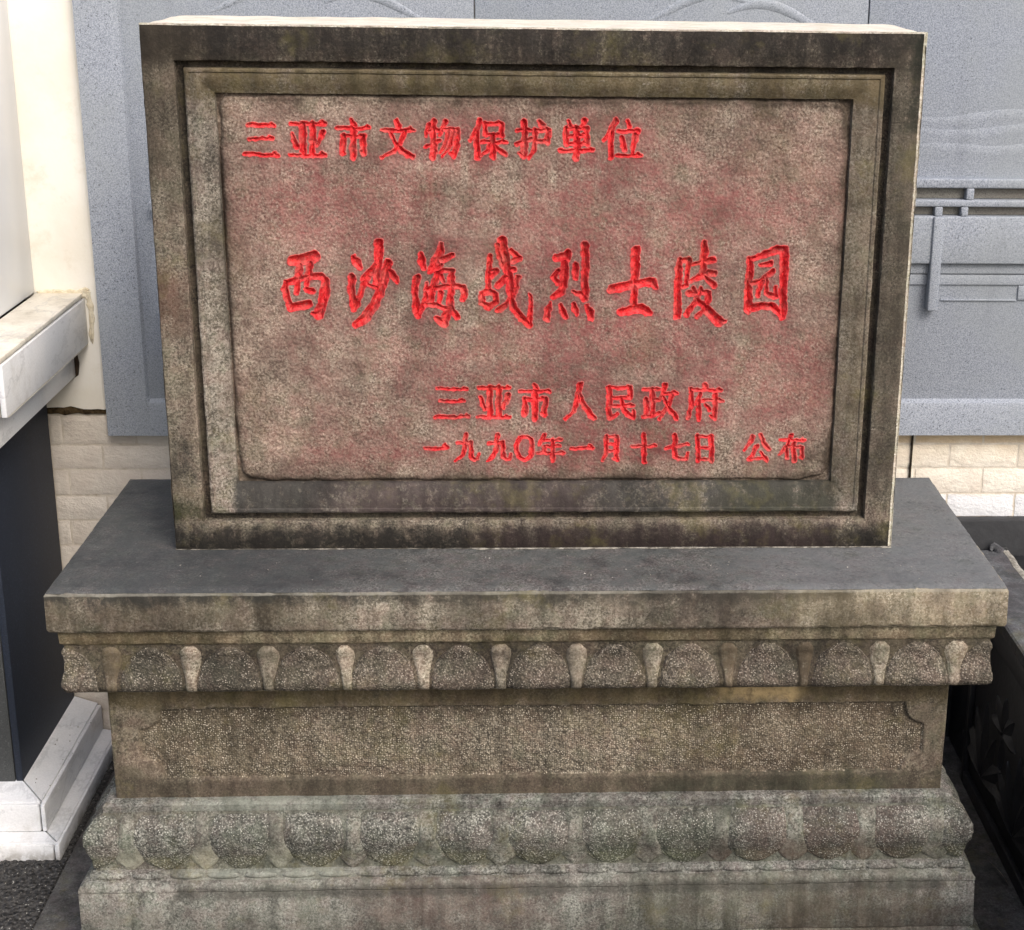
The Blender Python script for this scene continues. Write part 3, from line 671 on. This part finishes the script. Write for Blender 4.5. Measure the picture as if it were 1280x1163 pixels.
M['edge'] = stone('worn_lit_edge_stone', (222, 212, 188), (180, 168, 142), .05, stains_and_light=[(-.8, .5, -.1, .84, .01, (96, 86, 70), .9, .004)])  # pale wear plus painted light on the right chamfer; left side darkened to match
ring('worn_lit_edge', [(-.6005, .6012, .0004, .8560, .009), (-.6000, .6005, .0008, .8555, .0035), (-.5985, .5945, .002, .8535, .0002)], M['edge'])
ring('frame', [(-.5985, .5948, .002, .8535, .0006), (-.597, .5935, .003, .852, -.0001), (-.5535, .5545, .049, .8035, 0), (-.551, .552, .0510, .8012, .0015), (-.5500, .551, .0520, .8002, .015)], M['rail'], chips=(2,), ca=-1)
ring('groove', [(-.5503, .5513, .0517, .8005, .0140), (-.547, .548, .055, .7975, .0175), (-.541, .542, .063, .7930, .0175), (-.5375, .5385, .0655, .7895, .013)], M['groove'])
ring('moulding', [(-.5385, .5395, .0645, .7905, .0135), (-.5380, .5388, .0652, .7898, .0035), (-.5355, .5362, .0680, .7875, .0018), (-.5320, .5325, .0715, .7845, .0022), (-.5300, .5305, .0735, .7828, .0042), (-.522, .5225, .083, .7760, .0036), (-.508, .507, .099, .7630, .0075), (-.498, .496, .1105, .7545, .0125), (-.4955, .4935, .1137, .7520, .0135), (-.4945, .4925, .1147, .7510, .022)], M['mould'], chips=(2,), ca=1, auto=32)

# the inscription: strokes as (x, y, width) runs
def Hs(x0, x1, y, w_=7): return [[(x0, y, w_), (x1, y, w_)], [(x1-9, y-3, 9), (x1-2, y, 7)]]
def Vs(x, y0, y1, w_=14): return [[(x, y0, w_), (x, y1, w_)]]
def C(*p): out = []; [out.extend(q) if isinstance(q[0], list) else out.append(list(q)) for q in p]; return out
G1 = {
 '三': C(Hs(8, 90, 12), Hs(16, 82, 48), Hs(2, 98, 91)),
 '亚': C(Hs(3, 97, 8), Vs(37, 8, 90), Vs(63, 8, 90), [(9, 34, 6), (20, 66, 13)], [(92, 30, 13), (76, 66, 6)], Hs(3, 97, 92)),
 '市': C([(47, 0, 8), (54, 12, 12)], Hs(2, 98, 20), Vs(50, 20, 98), Vs(18, 42, 84, 13), Hs(18, 80, 42, 6), Vs(82, 42, 84, 13), [(82, 86, 12), (72, 82, 5)]),
 '文': C([(46, 0, 8), (54, 14, 12)], Hs(3, 97, 26), [(72, 28, 12), (60, 60, 10), (35, 82, 8), (3, 97, 5)], [(28, 28, 6), (42, 58, 10), (65, 82, 14), (96, 95, 13)]),
 '物': C([(12, 10, 10), (3, 40, 5)], Hs(10, 40, 27), Vs(25, 2, 98, 13), [(2, 68, 7), (44, 54, 5)], [(58, 2, 12), (44, 40, 5)], [(54, 24, 6), (92, 24, 7)], [(92, 24, 11), (92, 60, 12), (84, 92, 13), (72, 88, 5)], [(70, 26, 9), (60, 60, 8), (42, 84, 5)], [(82, 26, 9), (73, 65, 8), (52, 96, 5)]),
 '保': C([(26, 0, 12), (16, 30, 9), (0, 52, 5)], Vs(19, 30, 98, 13), Vs(42, 6, 40, 10), Hs(42, 88, 8), Vs(86, 8, 40, 11), Hs(42, 86, 38), Hs(32, 98, 57), Vs(64, 40, 98, 13), [(60, 62, 9), (48, 80, 7), (30, 92, 5)], [(68, 62, 6), (80, 78, 10), (98, 90, 10)]),
 '护': C(Hs(2, 42, 26), Vs(24, 2, 88, 13), [(24, 92, 12), (12, 86, 5)], [(2, 62, 9), (42, 48, 6)], [(68, 0, 8), (76, 12, 12)], Vs(54, 24, 60, 11), Hs(54, 94, 26), Vs(90, 26, 58, 11), Hs(54, 92, 57), [(54, 58, 11), (50, 80, 8), (38, 98, 5)]),
 '单': C([(26, 0, 6), (34, 14, 11)], [(74, 0, 11), (64, 14, 6)], Vs(20, 20, 62, 12), Hs(20, 80, 21), Vs(80, 20, 62, 12), Hs(20, 80, 41), Hs(20, 80, 61), Hs(2, 98, 79), Vs(50, 20, 98)),
 '位': C([(30, 0, 12), (18, 30, 9), (0, 54, 5)], Vs(20, 32, 98, 13), [(62, 0, 8), (68, 14, 12)], Hs(38, 96, 28), [(48, 42, 7), (56, 76, 12)], [(88, 38, 12), (75, 86, 6)], Hs(36, 100, 93)),
 '人': C([(52, 0, 14), (44, 40, 12), (28, 72, 9), (0, 98, 5)], [(52, 26, 9), (66, 64, 14), (84, 86, 16), (98, 96, 10)]),
 '民': C(Hs(12, 86, 8), Vs(16, 8, 92, 13), Vs(84, 8, 36, 12), Hs(16, 84, 36), Hs(16, 96, 60), [(16, 95, 12), (44, 82, 5)], [(54, 36, 9), (60, 62, 11), (76, 84, 12), (94, 92, 10), (97, 74, 5)]),
 '政': C(Hs(2, 48, 12), Vs(28, 12, 84, 12), Hs(28, 48, 46), Vs(10, 40, 86, 10), [(2, 93, 9), (50, 80, 6)], [(64, 0, 12), (58, 24, 8), (48, 44, 5)], Hs(56, 98, 25), [(86, 26, 11), (76, 58, 10), (48, 98, 5)], [(60, 34, 6), (72, 64, 10), (98, 96, 12)]),
 '府': C([(50, 0, 8), (56, 10, 11)], Hs(10, 98, 15), [(12, 15, 12), (12, 60, 11), (0, 98, 5)], [(38, 26, 11), (22, 54, 5)], Vs(32, 46, 98, 11), Hs(46, 100, 44), Vs(80, 28, 90, 12), [(80, 94, 12), (68, 88, 5)], [(54, 56, 6), (62, 70, 11)]),
 '一': C([[(0, 52, 8), (50, 50, 9), (96, 48, 10)]], [(84, 38, 10), (97, 48, 12)]),
 '九': C([(42, 0, 13), (40, 40, 13), (28, 75, 10), (0, 98, 5)], [(6, 33, 8), (66, 28, 9)], [(66, 28, 13), (66, 80, 14), (80, 92, 13), (96, 90, 9), (99, 70, 5)]),
 '〇': C([(50+46*math.cos(a), 50+44*math.sin(a), 7+8*abs(math.cos(a))) for a in np.linspace(0, 2*math.pi, 25)]),
 '年': C([(26, 0, 12), (8, 36, 5)], Hs(24, 90, 18), Hs(22, 86, 42), Vs(26, 42, 66, 11), Hs(0, 100, 68), Vs(60, 18, 100)),
 '月': C([(22, 4, 13), (22, 60, 13), (2, 100, 5)], Hs(22, 80, 6), Vs(80, 6, 90), [(80, 94, 13), (62, 88, 5)], Hs(24, 78, 34), Hs(24, 78, 60)),
 '十': C(Hs(0, 100, 42, 8), Vs(50, 0, 100, 15)),
 '七': C([(0, 52, 8), (98, 34, 10)], [(40, 2, 14), (40, 80, 14), (56, 92, 13), (94, 90, 10), (98, 66, 5)]),
 '日': C(Vs(14, 4, 98), Hs(14, 86, 6), Vs(86, 6, 98), Hs(14, 86, 48), Hs(14, 86, 91)),
 '公': C([(34, 4, 13), (22, 34, 9), (0, 58, 5)], [(64, 0, 7), (76, 30, 13), (98, 54, 12)], [(50, 42, 13), (34, 74, 9), (16, 88, 7)], [(14, 91, 9), (84, 84, 9)], [(66, 64, 6), (86, 94, 14)]),
 '布': C(Hs(2, 98, 18), [(42, 0, 13), (32, 40, 9), (0, 72, 5)], Vs(28, 46, 86, 12), Hs(28, 88, 46), Vs(86, 46, 84, 13), [(86, 86, 11), (76, 82, 5)], Vs(56, 30, 100)),
}
# brush characters of the middle line, in units of 1/9.69 of a photo pixel from each cell's corner
G2 = {
 '西': (340, C([(250, 298, 100), (400, 285, 110), (505, 240, 120)], [(325, 350, 55), (330, 450, 50), (305, 600, 45), (295, 700, 35)], [(450, 330, 65), (440, 450, 55), (415, 590, 38)], [(420, 655, 50), (500, 665, 55)], [(180, 565, 50), (160, 640, 55), (190, 760, 55), (220, 880, 65)], [(180, 570, 45), (330, 520, 50), (450, 490, 50), (600, 495, 55), (660, 540, 60)], [(650, 530, 65), (650, 650, 75), (610, 800, 75), (560, 960, 85)], [(560, 970, 70), (500, 945, 35)], [(220, 870, 75), (330, 850, 75), (440, 830, 80)])),
 '沙': (425, C([(165, 250, 30), (200, 330, 80), (235, 380, 50)], [(140, 505, 75), (130, 600, 55), (150, 720, 55), (180, 820, 95), (165, 890, 45)], [(185, 820, 45), (240, 730, 35), (270, 610, 45), (330, 500, 60)], [(470, 85, 90), (462, 250, 75), (450, 400, 75), (440, 590, 55)], [(420, 360, 50), (350, 450, 65), (290, 530, 55)], [(270, 540, 26), (350, 585, 30), (450, 640, 36)], [(580, 325, 75), (555, 430, 75), (520, 560, 85), (480, 700, 85), (400, 860, 85), (300, 1000, 85), (190, 1070, 60)], [(610, 440, 50), (655, 500, 60), (690, 575, 28)])),
 '海': (510, C([(160, 220, 40), (170, 300, 75), (195, 385, 36)], [(110, 510, 75), (85, 600, 55), (85, 750, 55), (110, 880, 75), (135, 975, 50)], [(140, 950, 45), (180, 850, 45), (212, 740, 35), (232, 570, 20)], [(400, 90, 30), (395, 190, 65), (340, 300, 80), (270, 430, 50)], [(330, 295, 50), (430, 280, 55), (530, 230, 50)], [(270, 430, 36), (400, 350, 40)], [(350, 440, 45), (450, 412, 38), (530, 420, 50), (520, 520, 55), (520, 640, 55), (515, 850, 65)], [(370, 440, 50), (330, 560, 55), (290, 680, 60), (262, 800, 60)], [(220, 655, 45), (400, 622, 50), (560, 612, 52), (660, 615, 60), (682, 700, 45), (665, 775, 36)], [(230, 830, 42), (350, 850, 45), (460, 890, 55)], [(400, 480, 36), (440, 560, 26)], [(400, 690, 40), (375, 800, 38)], [(505, 850, 70), (450, 980, 80), (430, 1060, 75)], [(335, 1000, 42), (430, 1062, 65)], [(530, 890, 50), (590, 980, 55)])),
 '战': (592, C([(345, 65, 80), (375, 200, 75), (410, 400, 80), (430, 550, 75), (450, 700, 65), (490, 880, 70), (580, 1000, 75), (665, 1070, 65)], [(680, 1070, 45), (692, 900, 36), (682, 720, 22)], [(300, 120, 50), (315, 250, 40), (360, 380, 36)], [(450, 180, 46), (555, 275, 60), (480, 310, 46)], [(410, 430, 50), (490, 410, 50)], [(190, 255, 50), (190, 400, 50), (180, 640, 44)], [(200, 420, 40), (280, 415, 48), (220, 490, 40)], [(180, 665, 50), (262, 700, 52), (265, 800, 52), (180, 868, 60), (92, 810, 50), (95, 710, 50), (180, 665, 50)], [(300, 590, 70), (400, 500, 70)], [(290, 905, 40), (380, 840, 44), (430, 760, 34)], [(530, 500, 50), (515, 620, 40), (475, 720, 40)])),
 '烈': (672, C([(235, 265, 70), (340, 265, 110), (375, 210, 70)], [(330, 330, 60), (330, 460, 85), (315, 600, 70), (280, 680, 60), (195, 740, 55)], [(250, 430, 50), (200, 505, 50), (240, 570, 46)], [(467, 340, 45), (460, 430, 50), (460, 520, 34)], [(580, 115, 80), (580, 250, 58), (570, 450, 64), (570, 650, 72), (568, 760, 55)], [(420, 680, 25), (520, 700, 60), (580, 770, 36)], [(160, 810, 22), (130, 900, 60), (110, 1005, 62)], [(280, 840, 28), (310, 920, 62), (330, 980, 44)], [(440, 825, 36), (450, 900, 55), (482, 962, 26)], [(600, 845, 36), (640, 920, 72), (648, 1000, 52)])),
 '士': (752, C([(415, 172, 85), (405, 400, 82), (400, 600, 70), (395, 850, 62)], [(125, 650, 85), (300, 610, 80), (430, 575, 80), (620, 560, 80), (655, 620, 48)], [(225, 922, 64), (350, 895, 85), (480, 880, 95), (560, 918, 85)])),
 '陵': (836, C([(130, 290, 50), (120, 500, 62), (110, 700, 62), (100, 980, 64)], [(130, 300, 36), (250, 290, 50), (222, 420, 40), (212, 600, 40), (165, 620, 40)], [(440, 75, 46), (430, 200, 74), (415, 340, 50), (410, 480, 55)], [(290, 345, 28), (430, 322, 42), (530, 290, 70)], [(270, 550, 40), (380, 500, 55), (470, 450, 48), (560, 460, 50)], [(440, 500, 46), (545, 600, 60)], [(250, 700, 55), (330, 690, 50), (300, 640, 36)], [(385, 650, 40), (340, 750, 46), (290, 850, 50), (220, 950, 62)], [(400, 670, 34), (485, 690, 46), (470, 830, 42), (400, 920, 40), (345, 980, 42)], [(340, 775, 50), (430, 850, 75), (520, 960, 88), (600, 1040, 90), (680, 1036, 28)])),
 '园': (920, C([(170, 290, 60), (160, 500, 64), (150, 700, 66), (150, 900, 74)], [(170, 290, 46), (330, 230, 55), (500, 160, 80), (590, 180, 75)], [(590, 190, 82), (585, 400, 74), (575, 650, 74), (570, 980, 62)], [(160, 880, 70), (300, 850, 70), (430, 850, 70), (500, 910, 55), (560, 970, 55)], [(290, 360, 36), (420, 330, 46)], [(190, 572, 34), (300, 550, 40), (380, 480, 48), (440, 430, 60)], [(330, 550, 42), (270, 660, 40), (255, 740, 26)], [(375, 500, 32), (370, 620, 26), (370, 700, 40), (440, 730, 55), (490, 730, 36), (480, 620, 26)])),
}
L1 = [('三', 303, 350), ('亚', 359, 410), ('市', 419, 464), ('文', 474, 520), ('物', 529, 577), ('保', 586, 635), ('护', 643, 691), ('单', 697, 744), ('位', 753, 803)]
L3 = [('三', 541, 590), ('亚', 595, 641), ('市', 647, 690), ('人', 705, 745), ('民', 753, 796), ('政', 802, 848), ('府', 857, 904)]
L4 = [('一', 529, 563), ('九', 568, 601), ('九', 608, 640), ('〇', 643, 669), ('年', 670, 706), ('一', 711, 744), ('月', 751, 777), ('十', 788, 822), ('七', 830, 862), ('日', 867, 894), ('公', 928, 964), ('布', 973, 1008)]
YP = .0165
glyphs = []                   # (strokes in world x, z, radius)
def world(u, v): return plane_hit(u, v, YP)
MP = .00133*.93               # metres per photo pixel on the panel
for line, (t, b), nm in ((L1, (151, 198), 'top line'), (L3, (481, 525), 'third line'), (L4, (544, 577), 'bottom line')):
    for k, (ch, u0, u1) in enumerate(line):
        st_ = []
        for s in G1[ch]:
            st_.append([(*world(u0+2+(u1-u0-4)*x/100, t+(b-t)*y/100), wd/200*(b-t)*MP*(1.0)) for x, y, wd in s])
        glyphs.append((ch, nm, k, st_))
for k, (ch, (u0, ss)) in enumerate(G2.items()):
    glyphs.append((ch, 'large middle line', k, [[(*world(u0+x/9.69, 295+y/9.69), wd/2/9.69*MP*1.2) for x, y, wd in s] for s in ss]))
PX0, PX1, PZ0, PZ1 = -.4950, .4930, .1142, .7515; ST = .00105
nx, ny = int((PX1-PX0)/ST), int((PZ1-PZ0)/ST)
xs = np.linspace(PX0, PX1, nx+1); zs = np.linspace(PZ0, PZ1, ny+1); GX, GZ = np.meshgrid(xs, zs)
D = np.full(GX.shape, .05); LB = np.full(GX.shape, -1)
WX = GX+(vnoise(GX, GZ, 190, 11)-.5)*.0024+(vnoise(GX, GZ, 75, 13)-.5)*.0030; WZ = GZ+(vnoise(GX, GZ, 190, 12)-.5)*.0024+(vnoise(GX, GZ, 75, 14)-.5)*.0026      # hand-cut wobble
for gi, (ch, nm, k, ss) in enumerate(glyphs):
    for s in ss:
        for (xa, za, ra), (xb, zb, rb) in zip(s[:-1], s[1:]):
            pad = .03+max(ra, rb)
            i0, i1 = np.searchsorted(xs, [min(xa, xb)-pad, max(xa, xb)+pad]); j0, j1 = np.searchsorted(zs, [min(za, zb)-pad, max(za, zb)+pad])
            X, Z = WX[j0:j1, i0:i1], WZ[j0:j1, i0:i1]; l2 = (xb-xa)**2+(zb-za)**2+1e-12
            t = np.clip(((X-xa)*(xb-xa)+(Z-za)*(zb-za))/l2, 0, 1)
            d = np.hypot(X-xa-t*(xb-xa), Z-za-t*(zb-za))-(ra+(rb-ra)*t)
            sub = D[j0:j1, i0:i1]; m_ = d < sub; sub[m_] = d[m_]; LB[j0:j1, i0:i1][m_] = gi
# panel surface: pillow with soft worn edges and rounded corners, then the V-cut strokes
cx_, cz_ = (PX0+PX1)/2, (PZ0+PZ1)/2; hx, hz, rr = (PX1-PX0)/2-.0015, (PZ1-PZ0)/2-.0015, .024
qx, qz = np.abs(GX-cx_)-(hx-rr), np.abs(GZ-cz_)-(hz-rr)
ed = rr-(np.hypot(np.maximum(qx, 0), np.maximum(qz, 0))+np.minimum(np.maximum(qx, qz), 0))      # distance inside the rounded edge
crn = np.clip(1-np.hypot(np.maximum(hx-np.abs(GX-cx_), 0), np.maximum(hz-np.abs(GZ-cz_), 0))/.10, 0, 1)
ed = ed+(vnoise(GX, GZ, 30, 5)-.6)*.014*crn+(vnoise(GX, GZ, 60, 6)-.5)*.0024
e1 = np.clip(ed/.007, 0, 1); e1 = e1*(2-e1)
Yg = .0225-.0062*e1 + (vnoise(GX, GZ, 25, 7)-.5)*.0010+(vnoise(GX, GZ, 260, 8)-.5)*.0011+(vnoise(GX, GZ, 500, 9)-.5)*.0006
cut = np.minimum(np.clip(-(D-.0003), 0, 1)*1.8, .0100)*(.8+.4*vnoise(GX, GZ, 60, 71))
Yg = Yg+cut-.0006*np.exp(-((D-.0012)/.001)**2)
D -= .0010; ink = np.clip(.60-D/.0026, 0, 1)
halo = np.exp(-np.clip(D, 0, 1)/.0065)*(.25+.75*vnoise(GX, GZ, 35, 21))
n1 = vnoise(GX, GZ, 7, 31)*.5+vnoise(GX, GZ, 17, 32)*.3+vnoise(GX, GZ, 45, 33)*.2
def blob(x, z, sx_, sz_, a): return a*np.exp(-((GX-x)/sx_)**2-((GZ-z)/sz_)**2)
base = blob(-.02, .585, .45, .085, 1.05)+blob(.12, .30, .42, .12, .8)+blob(.30, .20, .25, .06, .5)+blob(-.25, .22, .25, .10, .35)+blob(0, .45, .5, .14, .45)+blob(-.1, .15, .4, .03, .4)+blob(.05, .715, .4, .05, .5)
RX, RZ = GX*.8+GZ*.6+(vnoise(GX, GZ, 20, 57)-.5)*.05, -GX*.6+GZ*.8+(vnoise(GX, GZ, 23, 58)-.5)*.05
n2 = vnoise(RX, RZ, 11, 51)*.45+vnoise(RX, RZ, 27, 52)*.3+vnoise(GX+RX*.3, GZ*.5, 70, 55)*.25
n3 = vnoise(GX*.6+RZ*.1, GZ*1.2, 35, 53)*.5+vnoise(GX*.3, GZ+.1*GX, 90, 54)*.5
wash = base*np.clip(.43+1.0*(n2-.5)+.5*(n3-.5)+.9*(n1-.5), .05, 1)*1.2
wash = np.clip(wash, 0, .62)
drip = (D < .0006).astype(float)
colk = .955+.032*vnoise(xs, xs*0, 90, 61)
for j in range(drip.shape[0]-2, -1, -1): drip[j] = np.maximum(drip[j], drip[j+1]*colk)
drip = drip*vnoise(GX, GZ*.2, 130, 62)*(.4+.6*vnoise(GX, GZ, 12, 63))
wash = np.clip(wash+halo*.62+drip*.45, 0, .85)
dirt = np.clip(1-ed/.016, 0, 1)**1.5*.8+np.clip(1-ed/.05, 0, 1)*.35*vnoise(GX, GZ, 24, 45)+crn*.35*vnoise(GX, GZ, 40, 46)+np.clip(1-(GZ-PZ0)/.028, 0, 1)*.5*vnoise(GX, GZ, 28, 41)
dirt = dirt+np.clip(vnoise(RX, RZ, 6, 81)*.5+vnoise(GX, GZ, 16, 82)*.3+vnoise(GX, GZ, 48, 83)*.2-.56, 0, 1)*1.6+np.clip(1-ed/.09, 0, 1)*.22
dirt = dirt+blob(.46, .14, .05, .035, .6)*vnoise(GX, GZ, 60, 44)+np.clip(1-(PZ1-GZ)/.02, 0, 1)*.35*vnoise(GX, GZ, 22, 42)
for (px_, pz_, rr_) in ((-.30, .195, .006), (.035, .395, .004), (.115, .372, .004)): dirt = dirt+np.exp(-((GX-px_)**2+(GZ-pz_)**2)/rr_**2)*.5
dirt = np.clip(dirt, 0, .85)
cellink = np.maximum.reduce([ink[:-1, :-1], ink[1:, :-1], ink[:-1, 1:], ink[1:, 1:]]) > .02
cl = LB[:-1, :-1]
att = (('ink', ink), ('wash', wash), ('dirt', dirt))
pan = grid_mesh('panel', GX, Yg, GZ, ~cellink, M['panel'], st, att)
names = {}
for gi, (ch, nm, k, ss) in enumerate(glyphs):
    mk = cellink & (cl == gi)
    o = grid_mesh('carved_character', GX, Yg, GZ, mk, M['panel'], pan, att)
    o.data.polygons.foreach_set('use_smooth', np.zeros(len(o.data.polygons), bool))
    o['label'] = 'red carved character %s in the %s' % (ch, nm)
# thin mortar line under the stele's foot
V, F = [], []
for i in range(161):
    x = -.6+1.2*i/160; a = max(-.001, .006*noise.noise(Vector((x*7, 0, 5)))+(.002 if x > -.1 else -.0015)+.004*noise.noise(Vector((x*45, 0, 2))))
    V += [(x, -.0005-a, .0012), (x, -.0005-a*.6, .0024), (x, .004, .003)]
for i in range(160):
    for k in range(2): F.append((i*3+k, (i+1)*3+k, (i+1)*3+k+1, i*3+k+1))
mesh('mortar_bead', V, F, plain('pale_mortar', (168, 162, 150), (84, 80, 72), 60, .9, .2, .5), st)

# ------------------------------------------------------------------ small litter
lf = mesh('dry_leaf', [(.858, .115, G+.008), (.868, .06, G+.016), (.876, .03, G+.008), (.868, .03, G+.022), (.862, .07, G+.02)], [(0, 1, 4), (1, 2, 3), (1, 3, 4)], M['leaf'], smooth=False)
lf['label'] = 'small curled dry leaf lying on the paving against the black carved block'; lf['category'] = 'leaf'
V, F = [], []
for k in range(60):
    x, y, z, r = (-.60+random.random()*1.3, random.uniform(-.15, -.02), .0012, random.uniform(.0005, .0018)) if k < 46 else (random.uniform(-.97, -.91), random.uniform(.2, .5), -.588, random.uniform(.001, .002))
    b = len(V); V += [(x-r, y, z), (x+r, y, z), (x, y-r, z), (x, y+r, z), (x, y, z+r)]; F += [(b, b+2, b+4), (b+2, b+1, b+4), (b+1, b+3, b+4), (b+3, b, b+4)]
gr = mesh('grit', V, F, M['worn'], smooth=False); gr['kind'] = 'stuff'
print('bricks', bcount, 'tris', sum(len(o.data.loops)-2*len(o.data.polygons) for o in bpy.data.objects if o.type == 'MESH'))
